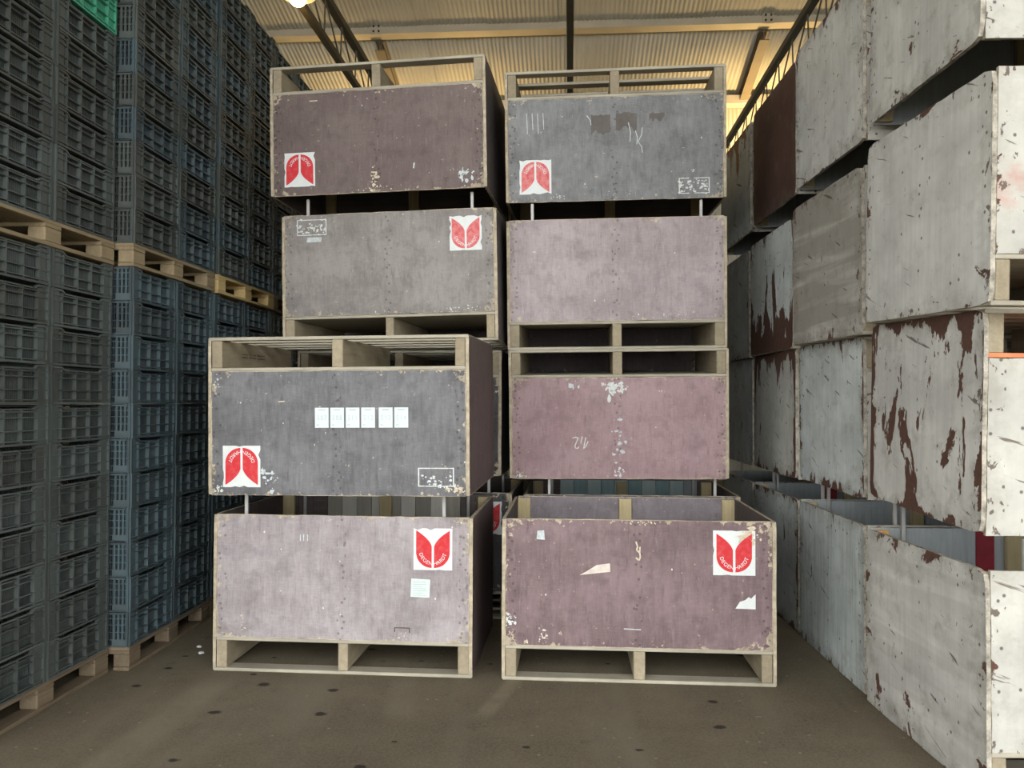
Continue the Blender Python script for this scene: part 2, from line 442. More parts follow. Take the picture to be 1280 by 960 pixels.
# roof girder, rafters
def ibeam(bm, L, w, h, t=.02):
    box(bm, 0, L, -w / 2, w / 2, 0, t); box(bm, 0, L, -w / 2, w / 2, h - t, h); box(bm, 0, L, -t / 2, t / 2, t, h - t)
g = empty('roof_girder', 'cream steel girder running across under the corrugated roof', 'girder', Matrix.Translation((-11, 15.35, 8.6)))
bm = bmesh.new(); box(bm, 0, 24, -.13, .13, 0, .03); ob('bottom_flange', bm, MAT['cream_steel'], g)
bm = bmesh.new(); box(bm, 0, 24, -.11, .08, .03, .17); box(bm, 0, 24, -.13, .11, .17, .21); ob('web', bm, MAT['cream_steel'], g)
for X in (-3.66, 3.62):
    bm = bmesh.new(); box(bm, X + 11 - .1, X + 11 + .1, -.155, -.131, -.02, .19); bevel_all(bm, .006)
    pl = ob('splice_plate', bm, MAT['cream_steel'], g)
    for dx in (-.05, .05):
        for dz in (.035, .13):
            bm = bmesh.new(); bmesh.ops.create_cone(bm, cap_ends=True, segments=6, radius1=.02, radius2=.02, depth=.03,
                matrix=Matrix.Translation((X + 11 + dx, -.165, dz)) @ Matrix.Rotation(PI / 2, 4, 'X'))
            ob('bolt', bm, MAT['bolt'], pl)
for X, lab in ((-3.66, 'taupe sloping roof rafter between girder and end wall, left of the middle'),
               (3.62, 'taupe sloping roof rafter between girder and end wall, right of the middle')):
    a = Vector((X, 15.5, roof_z(15.5) - .27)); b = Vector((X * 1.0, 17.5, roof_z(17.5) - .27))
    d = b - a; T = Matrix.Translation(a) @ d.to_track_quat('X', 'Z').to_matrix().to_4x4()
    r = empty('rafter', lab, 'rafter', T)
    bm = bmesh.new(); box(bm, 0, d.length, -.09, .09, 0, .02); box(bm, 0, d.length, -.09, .09, .19, .21); ob('flange', bm, MAT['taupe_steel'], r)
    bm = bmesh.new(); box(bm, 0, d.length, -.012, .012, .02, .19); ob('web', bm, MAT['taupe_steel'], r)

# lattice joists running away from the door
for X, lab in ((-3.1, 'dark steel lattice joist under the roof at the left, above the plastic crates'),
               (0.0, 'dark steel lattice joist under the roof above the middle of the aisle'),
               (3.1, 'dark steel lattice joist under the roof at the right, above the white crates')):
    t = empty('lattice_joist', lab, 'joist', Matrix.Translation((X, 0, 6.2)))
    for nm, z, w in (('top_chord', .58, .1), ('bottom_chord', 0.03, .085)):
        bm = bmesh.new(); box(bm, -w / 2, w / 2, -3.9, 17.55, z - w / 2, z + w / 2); bevel_all(bm, .006)
        ob(nm, bm, MAT['steel'] if X >= 0 else MAT['steel_brown'], t)
    rod = .017
    for k in range(12):
        y = 8.6 + .75 * k
        bm = bmesh.new(); bar(bm, (0, y, .05), (0, y + .05, .55), rod); ob('lattice_upright', bm, MAT['steel'], t)
        bm = bmesh.new(); bar(bm, (0, y + .05, .55), (0, y + .72, .05), rod); ob('lattice_diagonal', bm, MAT['steel'], t)
    for y in (17.3,):
        bm = bmesh.new(); box(bm, .02, .05, y - .02, y + .02, .6, roof_z(y) - 6.15); box(bm, -.06, .07, y - .06, y + .06, .62, .67)
        ob('hanger', bm, MAT['steel'], t)

# warm lamps up in the roof
def lamp(loc, lab, power, size=.12, up=False):
    t = empty('roof_lamp', lab, 'lamp', Matrix.Translation(loc) @ Matrix.Rotation(math.radians(172) if up else 0, 4, 'X'))
    bm = bmesh.new(); bmesh.ops.create_cone(bm, cap_ends=False, segments=20, radius1=.2, radius2=.07, depth=.2, matrix=Matrix.Translation((0, 0, .14)))
    bmesh.ops.solidify(bm, geom=list(bm.faces), thickness=.006)
    ob('lamp_shade', bm, MAT['steel'], t)
    bm = bmesh.new(); bmesh.ops.create_cone(bm, cap_ends=True, segments=12, radius1=.05, radius2=.04, depth=.16, matrix=Matrix.Translation((0, 0, .3)))
    ob('lamp_neck', bm, MAT['steel'], t)
    em = bpy.data.materials.new('warm_bulb'); em.use_nodes = True
    b = em.node_tree.nodes['Principled BSDF']; b.inputs['Base Color'].default_value = (1, .8, .5, 1)
    b.inputs['Emission Color'].default_value = (1, .68, .32, 1); b.inputs['Emission Strength'].default_value = 6
    bm = bmesh.new(); bmesh.ops.create_uvsphere(bm, u_segments=16, v_segments=10, radius=.1, matrix=Matrix.Translation((0, 0, .02)))
    for f in bm.faces: f.smooth = True
    ob('bulb', bm, em, t)
    ld = bpy.data.lights.new('lamp_light', 'SPOT' if up else 'POINT'); ld.energy = power; ld.color = (1, .69, .31); ld.shadow_soft_size = size
    if up: ld.spot_size = math.radians(150); ld.spot_blend = .4
    l = bpy.data.objects.new('lamp_light', ld); C.objects.link(l); l.parent = t; l.location = (0, 0, -.16)
    return t

# ------------------------------------------------------------------ wooden box crates
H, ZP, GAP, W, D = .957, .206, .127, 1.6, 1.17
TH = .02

def panel(w, h, th, seed, nx=18, nz=9, rough=.003, rad=0.0):
    """board in the xz plane, outer face at y=0 facing -y; ragged rim; slot 0 outer face, 1 rim, 2 inner face"""
    bm = bmesh.new(); uvl = bm.loops.layers.uv.new('UVMap')
    rnd = random.Random(seed)
    def rj(k): return (mnoise.noise(Vector((k * .9, seed * 1.7, 0))) * 1.3) * rough
    fr, bk, uvc = [], [], {}
    for j in range(nz + 1):
        a, b = [], []
        for i in range(nx + 1):
            u, v = w * i / nx, h * j / nz
            if i in (0, nx) or j in (0, nz):
                if rad and rad > 0:
                    cx = min(max(u, rad), w - rad); cz = min(max(v, rad), h - rad)
                    dx, dz = u - cx, v - cz
                    if dx and dz:
                        l = math.hypot(dx, dz); u, v = cx + dx / l * rad, cz + dz / l * rad
                k = i + j * 31
                if i == 0: u += abs(rj(k))
                if i == nx: u -= abs(rj(k))
                if j == 0: v += abs(rj(k + 7))
                if j == nz: v -= abs(rj(k + 3))
            dy = .002 * mnoise.noise(Vector((u * 3, v * 3, seed)))
            p = bm.verts.new((u, dy, v)); q = bm.verts.new((u, th, v))
            uvc[p] = (u, v); uvc[q] = (u, v)
            a.append(p); b.append(q)
        fr.append(a); bk.append(b)
    def face(vv, mi):
        f = bm.faces.new(vv); f.material_index = mi
        for l in f.loops: l[uvl].uv = uvc[l.vert]
    for j in range(nz):
        for i in range(nx):
            face((fr[j][i], fr[j][i + 1], fr[j + 1][i + 1], fr[j + 1][i]), 0)
            face((bk[j][i], bk[j + 1][i], bk[j + 1][i + 1], bk[j][i + 1]), 2)
    ring = [(0, i) for i in range(nx)] + [(j, nx) for j in range(nz)] + [(nz, i) for i in range(nx, 0, -1)] + [(j, 0) for j in range(nz, 0, -1)]
    for k in range(len(ring)):
        (a, b), (c, d) = ring[k], ring[(k + 1) % len(ring)]
        face((fr[a][b], bk[a][b], bk[c][d], fr[c][d]), 1)
    return bm

def xf(bm, M):
    for v in bm.verts: v.co = M @ v.co
    if M.determinant() < 0:
        for f in bm.faces: f.normal_flip()
    return bm

def crate(M, label, inverted, face, side, seed, white=False, group=None, back=None, boards=None, base_edge=None,
          side_r=None, rear_post=None, peg_rear=0.0, top_pegs=True, slats=(0, 1, 2, 3, 4)):
    """one wooden box crate; everything is laid out as seen (an inverted crate has its runners on top)"""
    t = empty('wooden_crate', label, 'crate', M, group)
    rng = random.Random(seed)
    fz = (lambda z: H - z) if inverted else (lambda z: z)
    def zz(a, b):
        a, b = fz(a), fz(b); return (min(a, b), max(a, b))
    edge = MAT['edge_white'] if white else MAT['edge']
    inn = MAT['inner_pale'] if white else MAT['inner']
    # front panel, between the side panels
    z0, z1 = zz(ZP, H)
    bm = xf(panel(W - 2 * TH, z1 - z0, .018, seed, 26, 12, .005), Matrix.Translation((-W / 2 + TH, 0, z0)))
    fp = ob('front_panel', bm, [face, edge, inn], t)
    # back panel (or upright boards)
    if boards:
        n = len(boards); bw = (W - 2 * TH) / n
        for i, m in enumerate(boards):
            bm = bmesh.new(); box(bm, -W / 2 + TH + bw * i + .002, -W / 2 + TH + bw * (i + 1) - .002, D - .018 - rng.uniform(0, .003), D, z0, z1)
            ob('back_board', bm, m, t)
    else:
        bm = xf(panel(W - 2 * TH, z1 - z0, .018, seed + 3, 10, 5, .003),
                Matrix.Translation((W / 2 - TH, D, z0)) @ Matrix.Rotation(PI, 4, 'Z'))
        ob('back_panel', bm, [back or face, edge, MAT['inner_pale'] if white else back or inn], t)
    # side panels, full height, rounded corners
    rad = .045 if white else .012
    for s, m in ((-1, side), (1, side_r or side)):
        bm = panel(D, H - .004, TH, seed + 5 + s, 18, 14, .006 if white else .003, rad)
        if s < 0: T = Matrix.Translation((-W / 2, D, .002)) @ Matrix.Rotation(-PI / 2, 4, 'Z')
        else: T = Matrix.Translation((W / 2, 0, .002)) @ Matrix.Rotation(PI / 2, 4, 'Z')
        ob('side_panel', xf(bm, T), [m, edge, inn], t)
    # base board, runners, deck slats
    z0, z1 = zz(ZP - .02, ZP)
    bm = bmesh.new(); box(bm, -W / 2 + TH, W / 2 - TH, .001, D, z0, z1); bevel_all(bm, .003)
    ob('base_board', bm, base_edge or MAT['slat'], t)
    z0, z1 = zz(.02, ZP - .02)
    for x in (-W / 2 + TH + .033, 0, W / 2 - TH - .033):
        bm = bmesh.new(); w = rng.uniform(.06, .07)
        jx = rng.uniform(-.012, .012) if x == 0 else 0
        box(bm, x - w / 2 + jx, x + w / 2 + jx, .006, D - .01, z0, z1); bevel_all(bm, .004)
        ob('runner', bm, MAT['runner'], t)
    z0, z1 = zz(0, .02)
    for k in slats:
        y = .0 + k * (D - .1) / 4
        bm = bmesh.new()
        box(bm, -W / 2 + TH * .2, W / 2 - TH * .2, y + .002, y + .1 + rng.uniform(-.01, .01), z0, z1)
        bevel_all(bm, .003)
        ob('deck_slat', bm, MAT['slat'], t)
    # battens inside
    z0, z1 = zz(ZP, H - .01)
    for x in (-W / 2 + TH + .045, 0, W / 2 - TH - .045):
        for y0, y1 in ((.02, .05), (D - .05, D - .02)):
            bm = bmesh.new(); box(bm, x - .045, x + .045, y0, y1, z0, z1); bevel_all(bm, .004)
            m = MAT['post']
            if rear_post and y0 > .5 and x < 0: m = rear_post
            ob('batten', bm, m, t)
    # steel pegs that hold the next box off the rim
    if top_pegs and not inverted:
        for x in (-.61, .62):
            for y in (.04, D - .04):
                ln = GAP - .003 + (peg_rear if y > .5 else 0)
                z0, z1 = zz(H - .25, H + ln)
                bm = bmesh.new(); box(bm, x - .011, x + .011, y - .009, y + .009, z0, z1); bevel_all(bm, .002)
                ob('peg', bm, MAT['peg'], t)
    return t, fp

# ---- printed labels and marks, laid on the front panel (x across, z up from the crate's foot, as seen)
def tulip(fp, x, z, inv, faded=False, w=.235, h=.25, seed=0):
    bm = bmesh.new(); rng = random.Random(seed)
    hw, hh = w / 2, h / 2
    # white square with torn nicks
    ring = []
    for (ax, az), (bx, bz) in (((-hw, -hh), (hw, -hh)), ((hw, -hh), (hw, hh)), ((hw, hh), (-hw, hh)), ((-hw, hh), (-hw, -hh))):
        for k in range(9):
            f = k / 9; px, pz = ax + (bx - ax) * f, az + (bz - az) * f
            if k and rng.random() < (.3 if faded else .12):
                px -= math.copysign(rng.uniform(.003, .013), px) if abs(px) > hw - .001 else 0
                pz -= math.copysign(rng.uniform(.003, .013), pz) if abs(pz) > hh - .001 else 0
            ring.append((px, pz))
    poly(bm, ring, -.0030, 0)
    def petal(s):
        o = []
        xo, xi, zt, zc, zb = .102, .007, .112, -.02, -.112
        o.append((s * xo, zt))
        for k in range(0, 11):
            a = k / 10 * PI / 2
            o.append((s * (xi + (xo - xi) * math.cos(a)), zc + (zb - zc) * math.sin(a)))
        o.append((s * xi, .015))
        for k in range(1, 8):
            f = k / 8
            b0, b1, b2 = (xi, .015), (xi + .012, .062), (xo, zt)
            o.append((s * ((1 - f) ** 2 * b0[0] + 2 * f * (1 - f) * b1[0] + f * f * b2[0]), (1 - f) ** 2 * b0[1] + 2 * f * (1 - f) * b1[1] + f * f * b2[1]))
        return o
    for s in (-1, 1): poly(bm, petal(s), -.0036, 1)
    cx, cz, r = 0, -.012, .084
    for word, a0, a1 in (('DEGEN', 197, 259), ('HARDT', 281, 343)):
        for k, ch in enumerate(word):
            a = math.radians(a0 + (a1 - a0) * k / 4)
            put_glyph(bm, ch, cx + r * math.cos(a), cz + r * math.sin(a), .031, a + PI / 2, -.0042, 0)
    rot_bm(bm, x, z, PI if inv else 0)
    return ob('tulip_label', bm, [MAT['label_white'], MAT['red_faded' if faded else 'red']], fp)

def stencil(fp, x, z, w=.22, h=.115, seed=0, density=1.0, inv=False):
    bm = bmesh.new(); rng = random.Random(seed); t = .007
    for x0, x1, z0, z1 in ((-w / 2, w / 2, h / 2 - t, h / 2), (-w / 2, w / 2, -h / 2, -h / 2 + t), (-w / 2, -w / 2 + t, -h / 2, h / 2), (w / 2 - t, w / 2, -h / 2, h / 2)):
        if x1 - x0 > z1 - z0:
            n = 6
            for k in range(n):
                if rng.random() < .1: continue
                a, b = x0 + (x1 - x0) * k / n, x0 + (x1 - x0) * (k + 1) / n
                poly(bm, [(a, z0 + rng.uniform(0, .002)), (b, z0), (b, z1), (a, z1 - rng.uniform(0, .002))], -.003)
        else: poly(bm, [(x0, z0), (x1, z0), (x1, z1), (x0, z1)], -.003)
    for k in range(int(46 * density)):        # flaked remains of the filled field
        cx, cz = rng.uniform(-w / 2, w / 2), rng.uniform(-h / 2, h / 2) * (1 if rng.random() < .4 else .6) - (.02 if rng.random() < .5 else 0)
        cz = max(-h / 2, min(h / 2, cz)); r = rng.uniform(.003, .012); m = rng.randint(5, 8)
        poly(bm, [(cx + r * rng.uniform(.5, 1.3) * math.cos(2 * PI * i / m), cz + r * .8 * rng.uniform(.5, 1.2) * math.sin(2 * PI * i / m)) for i in range(m)], -.003 - .00002 * k)
    rot_bm(bm, x, z, PI if inv else 0)
    return ob('stencil_mark', bm, MAT['paint_white'], fp)

def blot(fp, name, pts, mat, x=0, z=0, y=-.003):
    bm = bmesh.new(); poly(bm, [(x + a, z + b) for a, b in pts], y)
    return ob(name, bm, MAT[mat], fp)

def smudge(fp, x, z, w, h, n, mat, seed, name='paint_smear'):
    """a scatter of small torn flecks"""
    xs = [c[0] for c in fp.bound_box]; zs = [c[2] for c in fp.bound_box]
    bx = (min(xs) + .006, max(xs) - .006); bz = (min(zs) + .006, max(zs) - .006)
    bm = bmesh.new(); rng = random.Random(seed)
    for k in range(int(n * 2.2)):
        cx, cz = x + rng.gauss(0, w / 2.8), z + rng.gauss(0, h / 2.8); m = rng.randint(5, 9)
        r = min(w, h) * rng.choice((.05, .07, .1, .16, .24)); ax, az = rng.uniform(.6, 1.5), rng.uniform(.5, 1.5)
        pts = [(cx + r * ax * rng.uniform(.35, 1.3) * math.cos(2 * PI * i / m), cz + r * az * rng.uniform(.35, 1.3) * math.sin(2 * PI * i / m)) for i in range(m)]
        pts = [(min(max(p, bx[0]), bx[1]), min(max(q, bz[0]), bz[1])) for p, q in pts]      # stay on the board
        if len(set(pts)) > 3: poly(bm, pts, -.003 - .00002 * k)
    o = ob(name, bm, MAT[mat], fp); o['kind'] = 'stuff'   # a few pixels each
    return o

def stroke(fp, pts, w, mat, name='scratch_mark'):
    bm = bmesh.new()
    for a, b in zip(pts[:-1], pts[1:]):
        d = Vector((b[0] - a[0], b[1] - a[1])); d.normalize(); nrm = (-d.y * w / 2, d.x * w / 2)
        poly(bm, [(a[0] + nrm[0], a[1] + nrm[1]), (b[0] + nrm[0], b[1] + nrm[1]), (b[0] - nrm[0], b[1] - nrm[1]), (a[0] - nrm[0], a[1] - nrm[1])], -.003)
    return ob(name, bm, MAT[mat], fp)

# ---- where the boxes stand: stacks of an upright and an inverted box in turn, each stack with its own lean
STACK = {  # X, Y, yaw, lean forward, lean sideways
    'LF': (-1.3702, 4.8892, -.0173, .0138, -.0089), 'LB': (-1.332, 5.8493, -.042, .0013, -.019),
    'RF': (.4013, 4.8969, -.0029, 0, 0), 'RB': (.3589, 6.1497, -.0125, .0555, -.0095),
    'LR': (-1.345, 7.56, -.02, 0, 0), 'RR': (.37, 7.52, .01, 0, 0),
    'W0': (2.4935, 3.5438, .0448, .0314, .007), 'W1': (2.4703, 4.8444, .0414, .0156, -.0058),
    'W2': (2.4233, 6.0908, .0361, .0074, .0016), 'W3': (2.385, 7.345, .033, .004, 0)}
ZROW = (0, H + GAP, 2 * H + GAP, 3 * H + 2 * GAP)
def place(st, row, dx=0, dy=0, dyaw=0, lift=0):
    X, Y, yaw, lp, lr = STACK[st]
    M = Matrix.Translation((dx, dy, ZROW[row])) @ Matrix.Rotation(dyaw, 4, 'Z')
    if row:
        p = Matrix.Translation((0, 0, ZROW[1]))
        M = p @ Matrix.Rotation(lp, 4, 'X') @ Matrix.Rotation(lr, 4, 'Y') @ p.inverted() @ M
    return Matrix.Translation((X, Y, lift)) @ Matrix.Rotation(yaw, 4, 'Z') @ M

K = 1.05
def fl(c):
    g = sum(c) / 3
    return sc(s2l(tuple(.82 * x + .18 * g for x in c)), K)
def dk(nm, a, b, seed, **kw): return film_ply(nm, fl(a), fl(b), seed, **kw)
DARKSIDE = dk('brown_film_side', (86, 70, 66), (100, 84, 80), 40, flecks=.2, wear=.3, w=1.17, h=.953)
GREYSIDE = dk('slate_film_side', (74, 68, 66), (90, 82, 80), 41, flecks=.2, wear=.3, w=1.17, h=.953)

# front left pair
m = dk('pale_mauve_film', (138, 127, 128), (166, 157, 158), 1, flecks=.75, wear=.8)
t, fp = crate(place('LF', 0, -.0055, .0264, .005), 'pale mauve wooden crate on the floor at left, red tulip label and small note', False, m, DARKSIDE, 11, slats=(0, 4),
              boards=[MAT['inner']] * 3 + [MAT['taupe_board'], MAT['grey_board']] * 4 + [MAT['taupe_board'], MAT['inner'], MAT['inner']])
tulip(fp, .56, H - .193, False, seed=3)
nz = H - .425
bm = bmesh.new(); poly(bm, [(.425, nz - .055), (.54, nz - .058), (.545, nz + .05), (.43, nz + .055)], -.003, 0)
for k in range(7): poly(bm, [(.44, nz + .036 - .013 * k), (.52 - .02 * (k % 3 == 2), nz + .036 - .013 * k), (.52 - .02 * (k % 3 == 2), nz + .032 - .013 * k), (.44, nz + .032 - .013 * k)], -.0036, 1)
ob('paper_note', bm, [MAT['note'], MAT['ink']], fp)
stroke(fp, [(.33, .265), (.33, .29), (.42, .29), (.42, .262)], .006, 'ink_dark', 'pen_box')
smudge(fp, .37, .24, .07, .03, 6, 'scuff', 5)
smudge(fp, -.62, .3, .03, .11, 8, 'scuff', 6)
for k, x in enumerate((-.255, -.235, -.21)): stroke(fp, [(x, .8), (x, .84)], .006, 'smear')

m = dk('slate_blue_film', (88, 87, 89), (116, 115, 117), 2, flecks=.35, wear=.55)
t, fp = crate(place('LF', 1, -.0113, -.0525, -.0113), 'slate grey crate upside down on the pale mauve crate, row of six white cards', True, m, DARKSIDE, 12)
tulip(fp, -.59, .176, True, seed=8)
for k, num in enumerate(('507', '508', '511', '512', '513', '514')):
    x = -.091 + .0945 * k + (.012 if k > 3 else 0); z = .468
    bm = bmesh.new(); poly(bm, [(x - .042, z - .06), (x + .042, z - .06), (x + .042, z + .06), (x - .042, z + .06)], -.003, 0)
    for q, ch in enumerate(num): put_glyph(bm, ch, x - .022 + .022 * q, z - .014, .04, 0, -.0036, 1, .8)
    poly(bm, [(x - .022, z + .044), (x + .02, z + .044), (x + .02, z + .05), (x - .022, z + .05)], -.0036, 1)
    poly(bm, [(x - .033, z - .046), (x - .016, z - .046), (x - .016, z - .04), (x - .033, z - .04)], -.0036, 1)
    ob('number_card', bm, [MAT['card'], MAT['ink']], fp)
stencil(fp, .6, .115, .215, .112, 4, .5)
smudge(fp, .68, .06, .14, .03, 14, 'paint_white', 9)
smudge(fp, -.41, .1, .09, .075, 12, 'smear', 10)
smudge(fp, -.735, .04, .06, .05, 9, 'paint_white', 19)
smudge(fp, -.745, .67, .03, .07, 8, 'smear', 21)
smudge(fp, .735, .055, .08, .06, 10, 'scuff', 20)
stroke(fp, [(-.36, .565), (-.32, .568)], .006, 'scuff')
# stamped remains on the left runner's inner face
bm = bmesh.new(); rr = random.Random(3)
for k in range(34):
    y = .28 + .011 * k + rr.uniform(0, .003)
    if k in (9, 10, 14, 15, 20, 21): continue
    for z in (.842, .862):
        h = rr.uniform(.006, .013); w = rr.uniform(.004, .008)
        vv = [bm.verts.new((-.7115, y + a * w, z + b * h)) for a, b in ((0, 0), (1, 0), (1, 1), (0, 1))]; bm.faces.new(vv)
ob('runner_stamp', bm, MAT['ink_dark'], t)

# back left stack
m = dk('dark_grey_film_back', (60, 58, 60), (78, 76, 78), 3, flecks=.3)
LB1 = Matrix.Translation((-1.235, 6.26, 0)) @ Matrix.Rotation(-.02, 4, 'Z')
t, fp = crate(LB1, 'dark grey crate on the floor behind the pale mauve one, glimpsed in the gap', False, m, GREYSIDE, 13)
tulip(fp, .607, H - .193, False, seed=5)
LB2 = Matrix.Translation((-1.315, 6.25, ZROW[1])) @ Matrix.Rotation(-.03, 4, 'Z')
crate(LB2, 'dark crate upside down behind the slate grey crate with white cards', True, m, GREYSIDE, 14)
m = dk('warm_grey_film', (122, 115, 110), (145, 139, 133), 4, flecks=.35, wear=.6)
t, fp = crate(place('LB', 2, .042, .0334, -.005, .032), 'warm grey upright crate high at left, faded red tulip label at its right', False, m, GREYSIDE, 15)
tulip(fp, .576, H - .18, False, True, seed=6)
stencil(fp, -.57, H - .095, .225, .118, 14, 1.3)
blot(fp, 'torn_tape', [(-.06, -.02), (.05, -.018), (.055, .015), (-.055, .018)], 'smear', -.55, H - .185)
smudge(fp, .55, .235, .22, .03, 16, 'smear', 12)
m = dk('dark_plum_film', (98, 81, 78), (113, 97, 92), 5, flecks=.35, wear=.45)
t, fp = crate(place('LB', 3, -.0127, -.0307, -.006, .032), 'dark plum crate upside down at the top of the left stack', True, m, GREYSIDE, 16, slats=(0,))
tulip(fp, -.578, .19, True, seed=1, w=.232)
smudge(fp, .63, .105, .11, .07, 14, 'smear', 13)
smudge(fp, -.02, .03, .16, .03, 14, 'scuff', 14)
smudge(fp, -.02, .12, .05, .14, 12, 'scuff', 15)
stroke(fp, [(-.5, .69), (-.44, .69)], .007, 'scuff')
stroke(fp, [(.27, .16), (.275, .2)], .01, 'smear')

# front right crate
m = dk('plum_film', (106, 84, 85), (130, 106, 108), 6, flecks=.6, wear=.75)
t, fp = crate(place('RF', 0), 'plum wooden crate alone in front at right with torn white scraps', False, m, DARKSIDE, 17, slats=(0, 4), back=dk('lilac_inside', (116, 106, 110), (134, 124, 128), 31, flecks=.1, wear=.05), top_pegs=False)
tulip(fp, .558, H - .185, False, w=.243, h=.26, seed=2)
smudge(fp, .64, H - .1, .09, .09, 16, 'scuff', 33)
blot(fp, 'torn_tape', [(-.1, -.042), (.08, -.02), (.078, .03), (.0, .018), (-.06, -.02)], 'tape', -.24, .67)
blot(fp, 'torn_paper', [(-.055, -.04), (.06, -.042), (.06, .045), (.035, .02), (.02, .028), (.0, .01), (-.03, .0)], 'label_white', .62, .49)
stroke(fp, [(-.01, .83), (.0, .80), (-.006, .78), (.012, .765), (.016, .74), (.008, .72), (-.01, .735)], .009, 'scuff', 'yellow_scratch')
stroke(fp, [(.014, .8), (.012, .765)], .008, 'scuff', 'yellow_scratch')
stroke(fp, [(-.08, .318), (.02, .315)], .006, 'smear')
smudge(fp, -.76, .36, .05, .07, 12, 'paint_white', 34)
smudge(fp, -.55, .27, .04, .05, 9, 'tape', 35)
blot(fp, 'tape_scrap', [(-.025, -.025), (.025, -.028), (.02, .028), (-.02, .025)], 'smear', -.57, .86)
smudge(fp, 0, .94, .3, .025, 18, 'scuff', 36)

# back right stack
m = dk('grey_plum_film', (90, 84, 88), (108, 100, 104), 7, flecks=.3)
bl = [MAT['inner']] + [MAT['inner']] + [MAT['teal_board'] if k % 2 else MAT['blue_board'] for k in range(9)] + [MAT['inner_pale'], MAT['inner']]
crate(place('RB', 0, .1, .03, .0125), 'wooden crate with striped blue back boards behind the plum crate', False, m, DARKSIDE, 18, boards=bl, peg_rear=.06)
m = dk('rose_plum_film', (146, 114, 117), (162, 132, 134), 8, flecks=.6, wear=.6)
t, fp = crate(place('RB', 1, .0004, -.0476, -.004), 'rose plum crate upside down with chalk number, third from the top at right', True, m, DARKSIDE, 19)
for pts in [[(-0.3328, 0.3038), (-0.3143, 0.3106), (-0.2911, 0.3061), (-0.2957, 0.2925), (-0.3143, 0.2517), (-0.3143, 0.2359), (-0.305, 0.2268), (-0.2911, 0.2313), (-0.2874, 0.2427)], [(-0.261, 0.3152), (-0.2726, 0.2653)], [(-0.2356, 0.3084), (-0.2518, 0.2268), (-0.2356, 0.2427), (-0.218, 0.2812)]]:
    stroke(fp, pts, .007, 'paint_white', 'chalk_number')       # a chalked 1,2 seen upside down
smudge(fp, -.02, .68, .1, .09, 20, 'paint_white', 40)
stroke(fp, [(-.06, .64), (-.06, .71), (-.03, .71), (-.03, .64), (-.06, .64)], .009, 'paint_white', 'stencil_remains')
stroke(fp, [(.03, .64), (.03, .72), (.0, .69), (.035, .68)], .009, 'paint_white', 'stencil_remains')
smudge(fp, -.33, .69, .05, .05, 7, 'smear', 41)
smudge(fp, .32, .645, .04, .02, 5, 'paint_white', 42)
smudge(fp, -.01, .05, .1, .04, 9, 'paint_white', 43)
smudge(fp, -.72, .02, .12, .03, 12, 'paint_white', 44)
smudge(fp, 0, .35, .06, .5, 10, 'smear', 45)
m = dk('pale_rose_film', (146, 131, 132), (170, 156, 157), 9, flecks=.4, wear=.6)
t, fp = crate(place('RB', 2, -.0058, -.0257, .0013), 'pale rose upright crate without label, second from the top at right', False, m, DARKSIDE, 20)
smudge(fp, -.58, .72, .07, .02, 6, 'smear', 50); smudge(fp, .45, .25, .22, .04, 12, 'smear', 51)
m = dk('cool_grey_film', (100, 101, 101), (130, 131, 131), 10, flecks=.7, wear=.6)
t, fp = crate(place('RB', 3, -.0089, -.0238, -.0044), 'cool grey crate upside down at the top of the right stack, pink faded label', True, m, GREYSIDE, 21)
tulip(fp, -.58, .185, True, True, seed=4)
stencil(fp, .57, .092, .22, .115, 24, 1.4)
smudge(fp, .58, .2, .08, .02, 8, 'paint_white', 60)
smudge(fp, -.4, .035, .1, .02, 9, 'paint_white', 61); smudge(fp, .05, .05, .5, .02, 14, 'smear', 62)
for a, b in (((.1, .56), (.11, .42)), ((.15, .5), (.16, .4)), ((.2, .52), (.17, .42)), ((.17, .42), (.2, .34)), ((-.2, .62), (-.17, .55))): stroke(fp, [a, ((a[0] + b[0]) / 2 + .01, (a[1] + b[1]) / 2), b], .006, 'smear', 'chalk_scribble')
for k in range(4): stroke(fp, [(-.64 + .04 * k, .65), (-.635 + .04 * k, .5 + .03 * (k % 2))], .005, 'smear')
for k, (x0, x1, z0, z1) in enumerate(((-.17, -.03, .5, .62), (.01, .16, .52, .63), (.25, .36, .57, .62))):
    rr = random.Random(70 + k); top = [(x0 + (x1 - x0) * i / 8, z1 + rr.uniform(-.006, .006)) for i in range(9)]
    low = [(x1 - (x1 - x0) * i / 8, z0 + rr.uniform(-.03, .03)) for i in range(9)]
    blot(fp, 'dark_stain', top + low, 'stain', y=-.0026)

# rear row, only glimpsed through the gaps
mr = dk('dull_brown_film', (84, 74, 72), (100, 90, 88), 71, flecks=.2, wear=.4)
for st, side in (('LR', 'left'), ('RR', 'right')):
    for row, w_ in enumerate(('lowest', 'second', 'third', 'topmost')):
        X, Y, yaw = STACK[st][:3]
        T = Matrix.Translation((X, Y, row * (H + .001))) @ Matrix.Rotation(yaw, 4, 'Z')
        crate(T, 'dull brown upside down crate, %s of the rear row hidden behind the %s stack' % (w_, side), True, mr, GREYSIDE, 300 + row + (10 if side == 'left' else 0))

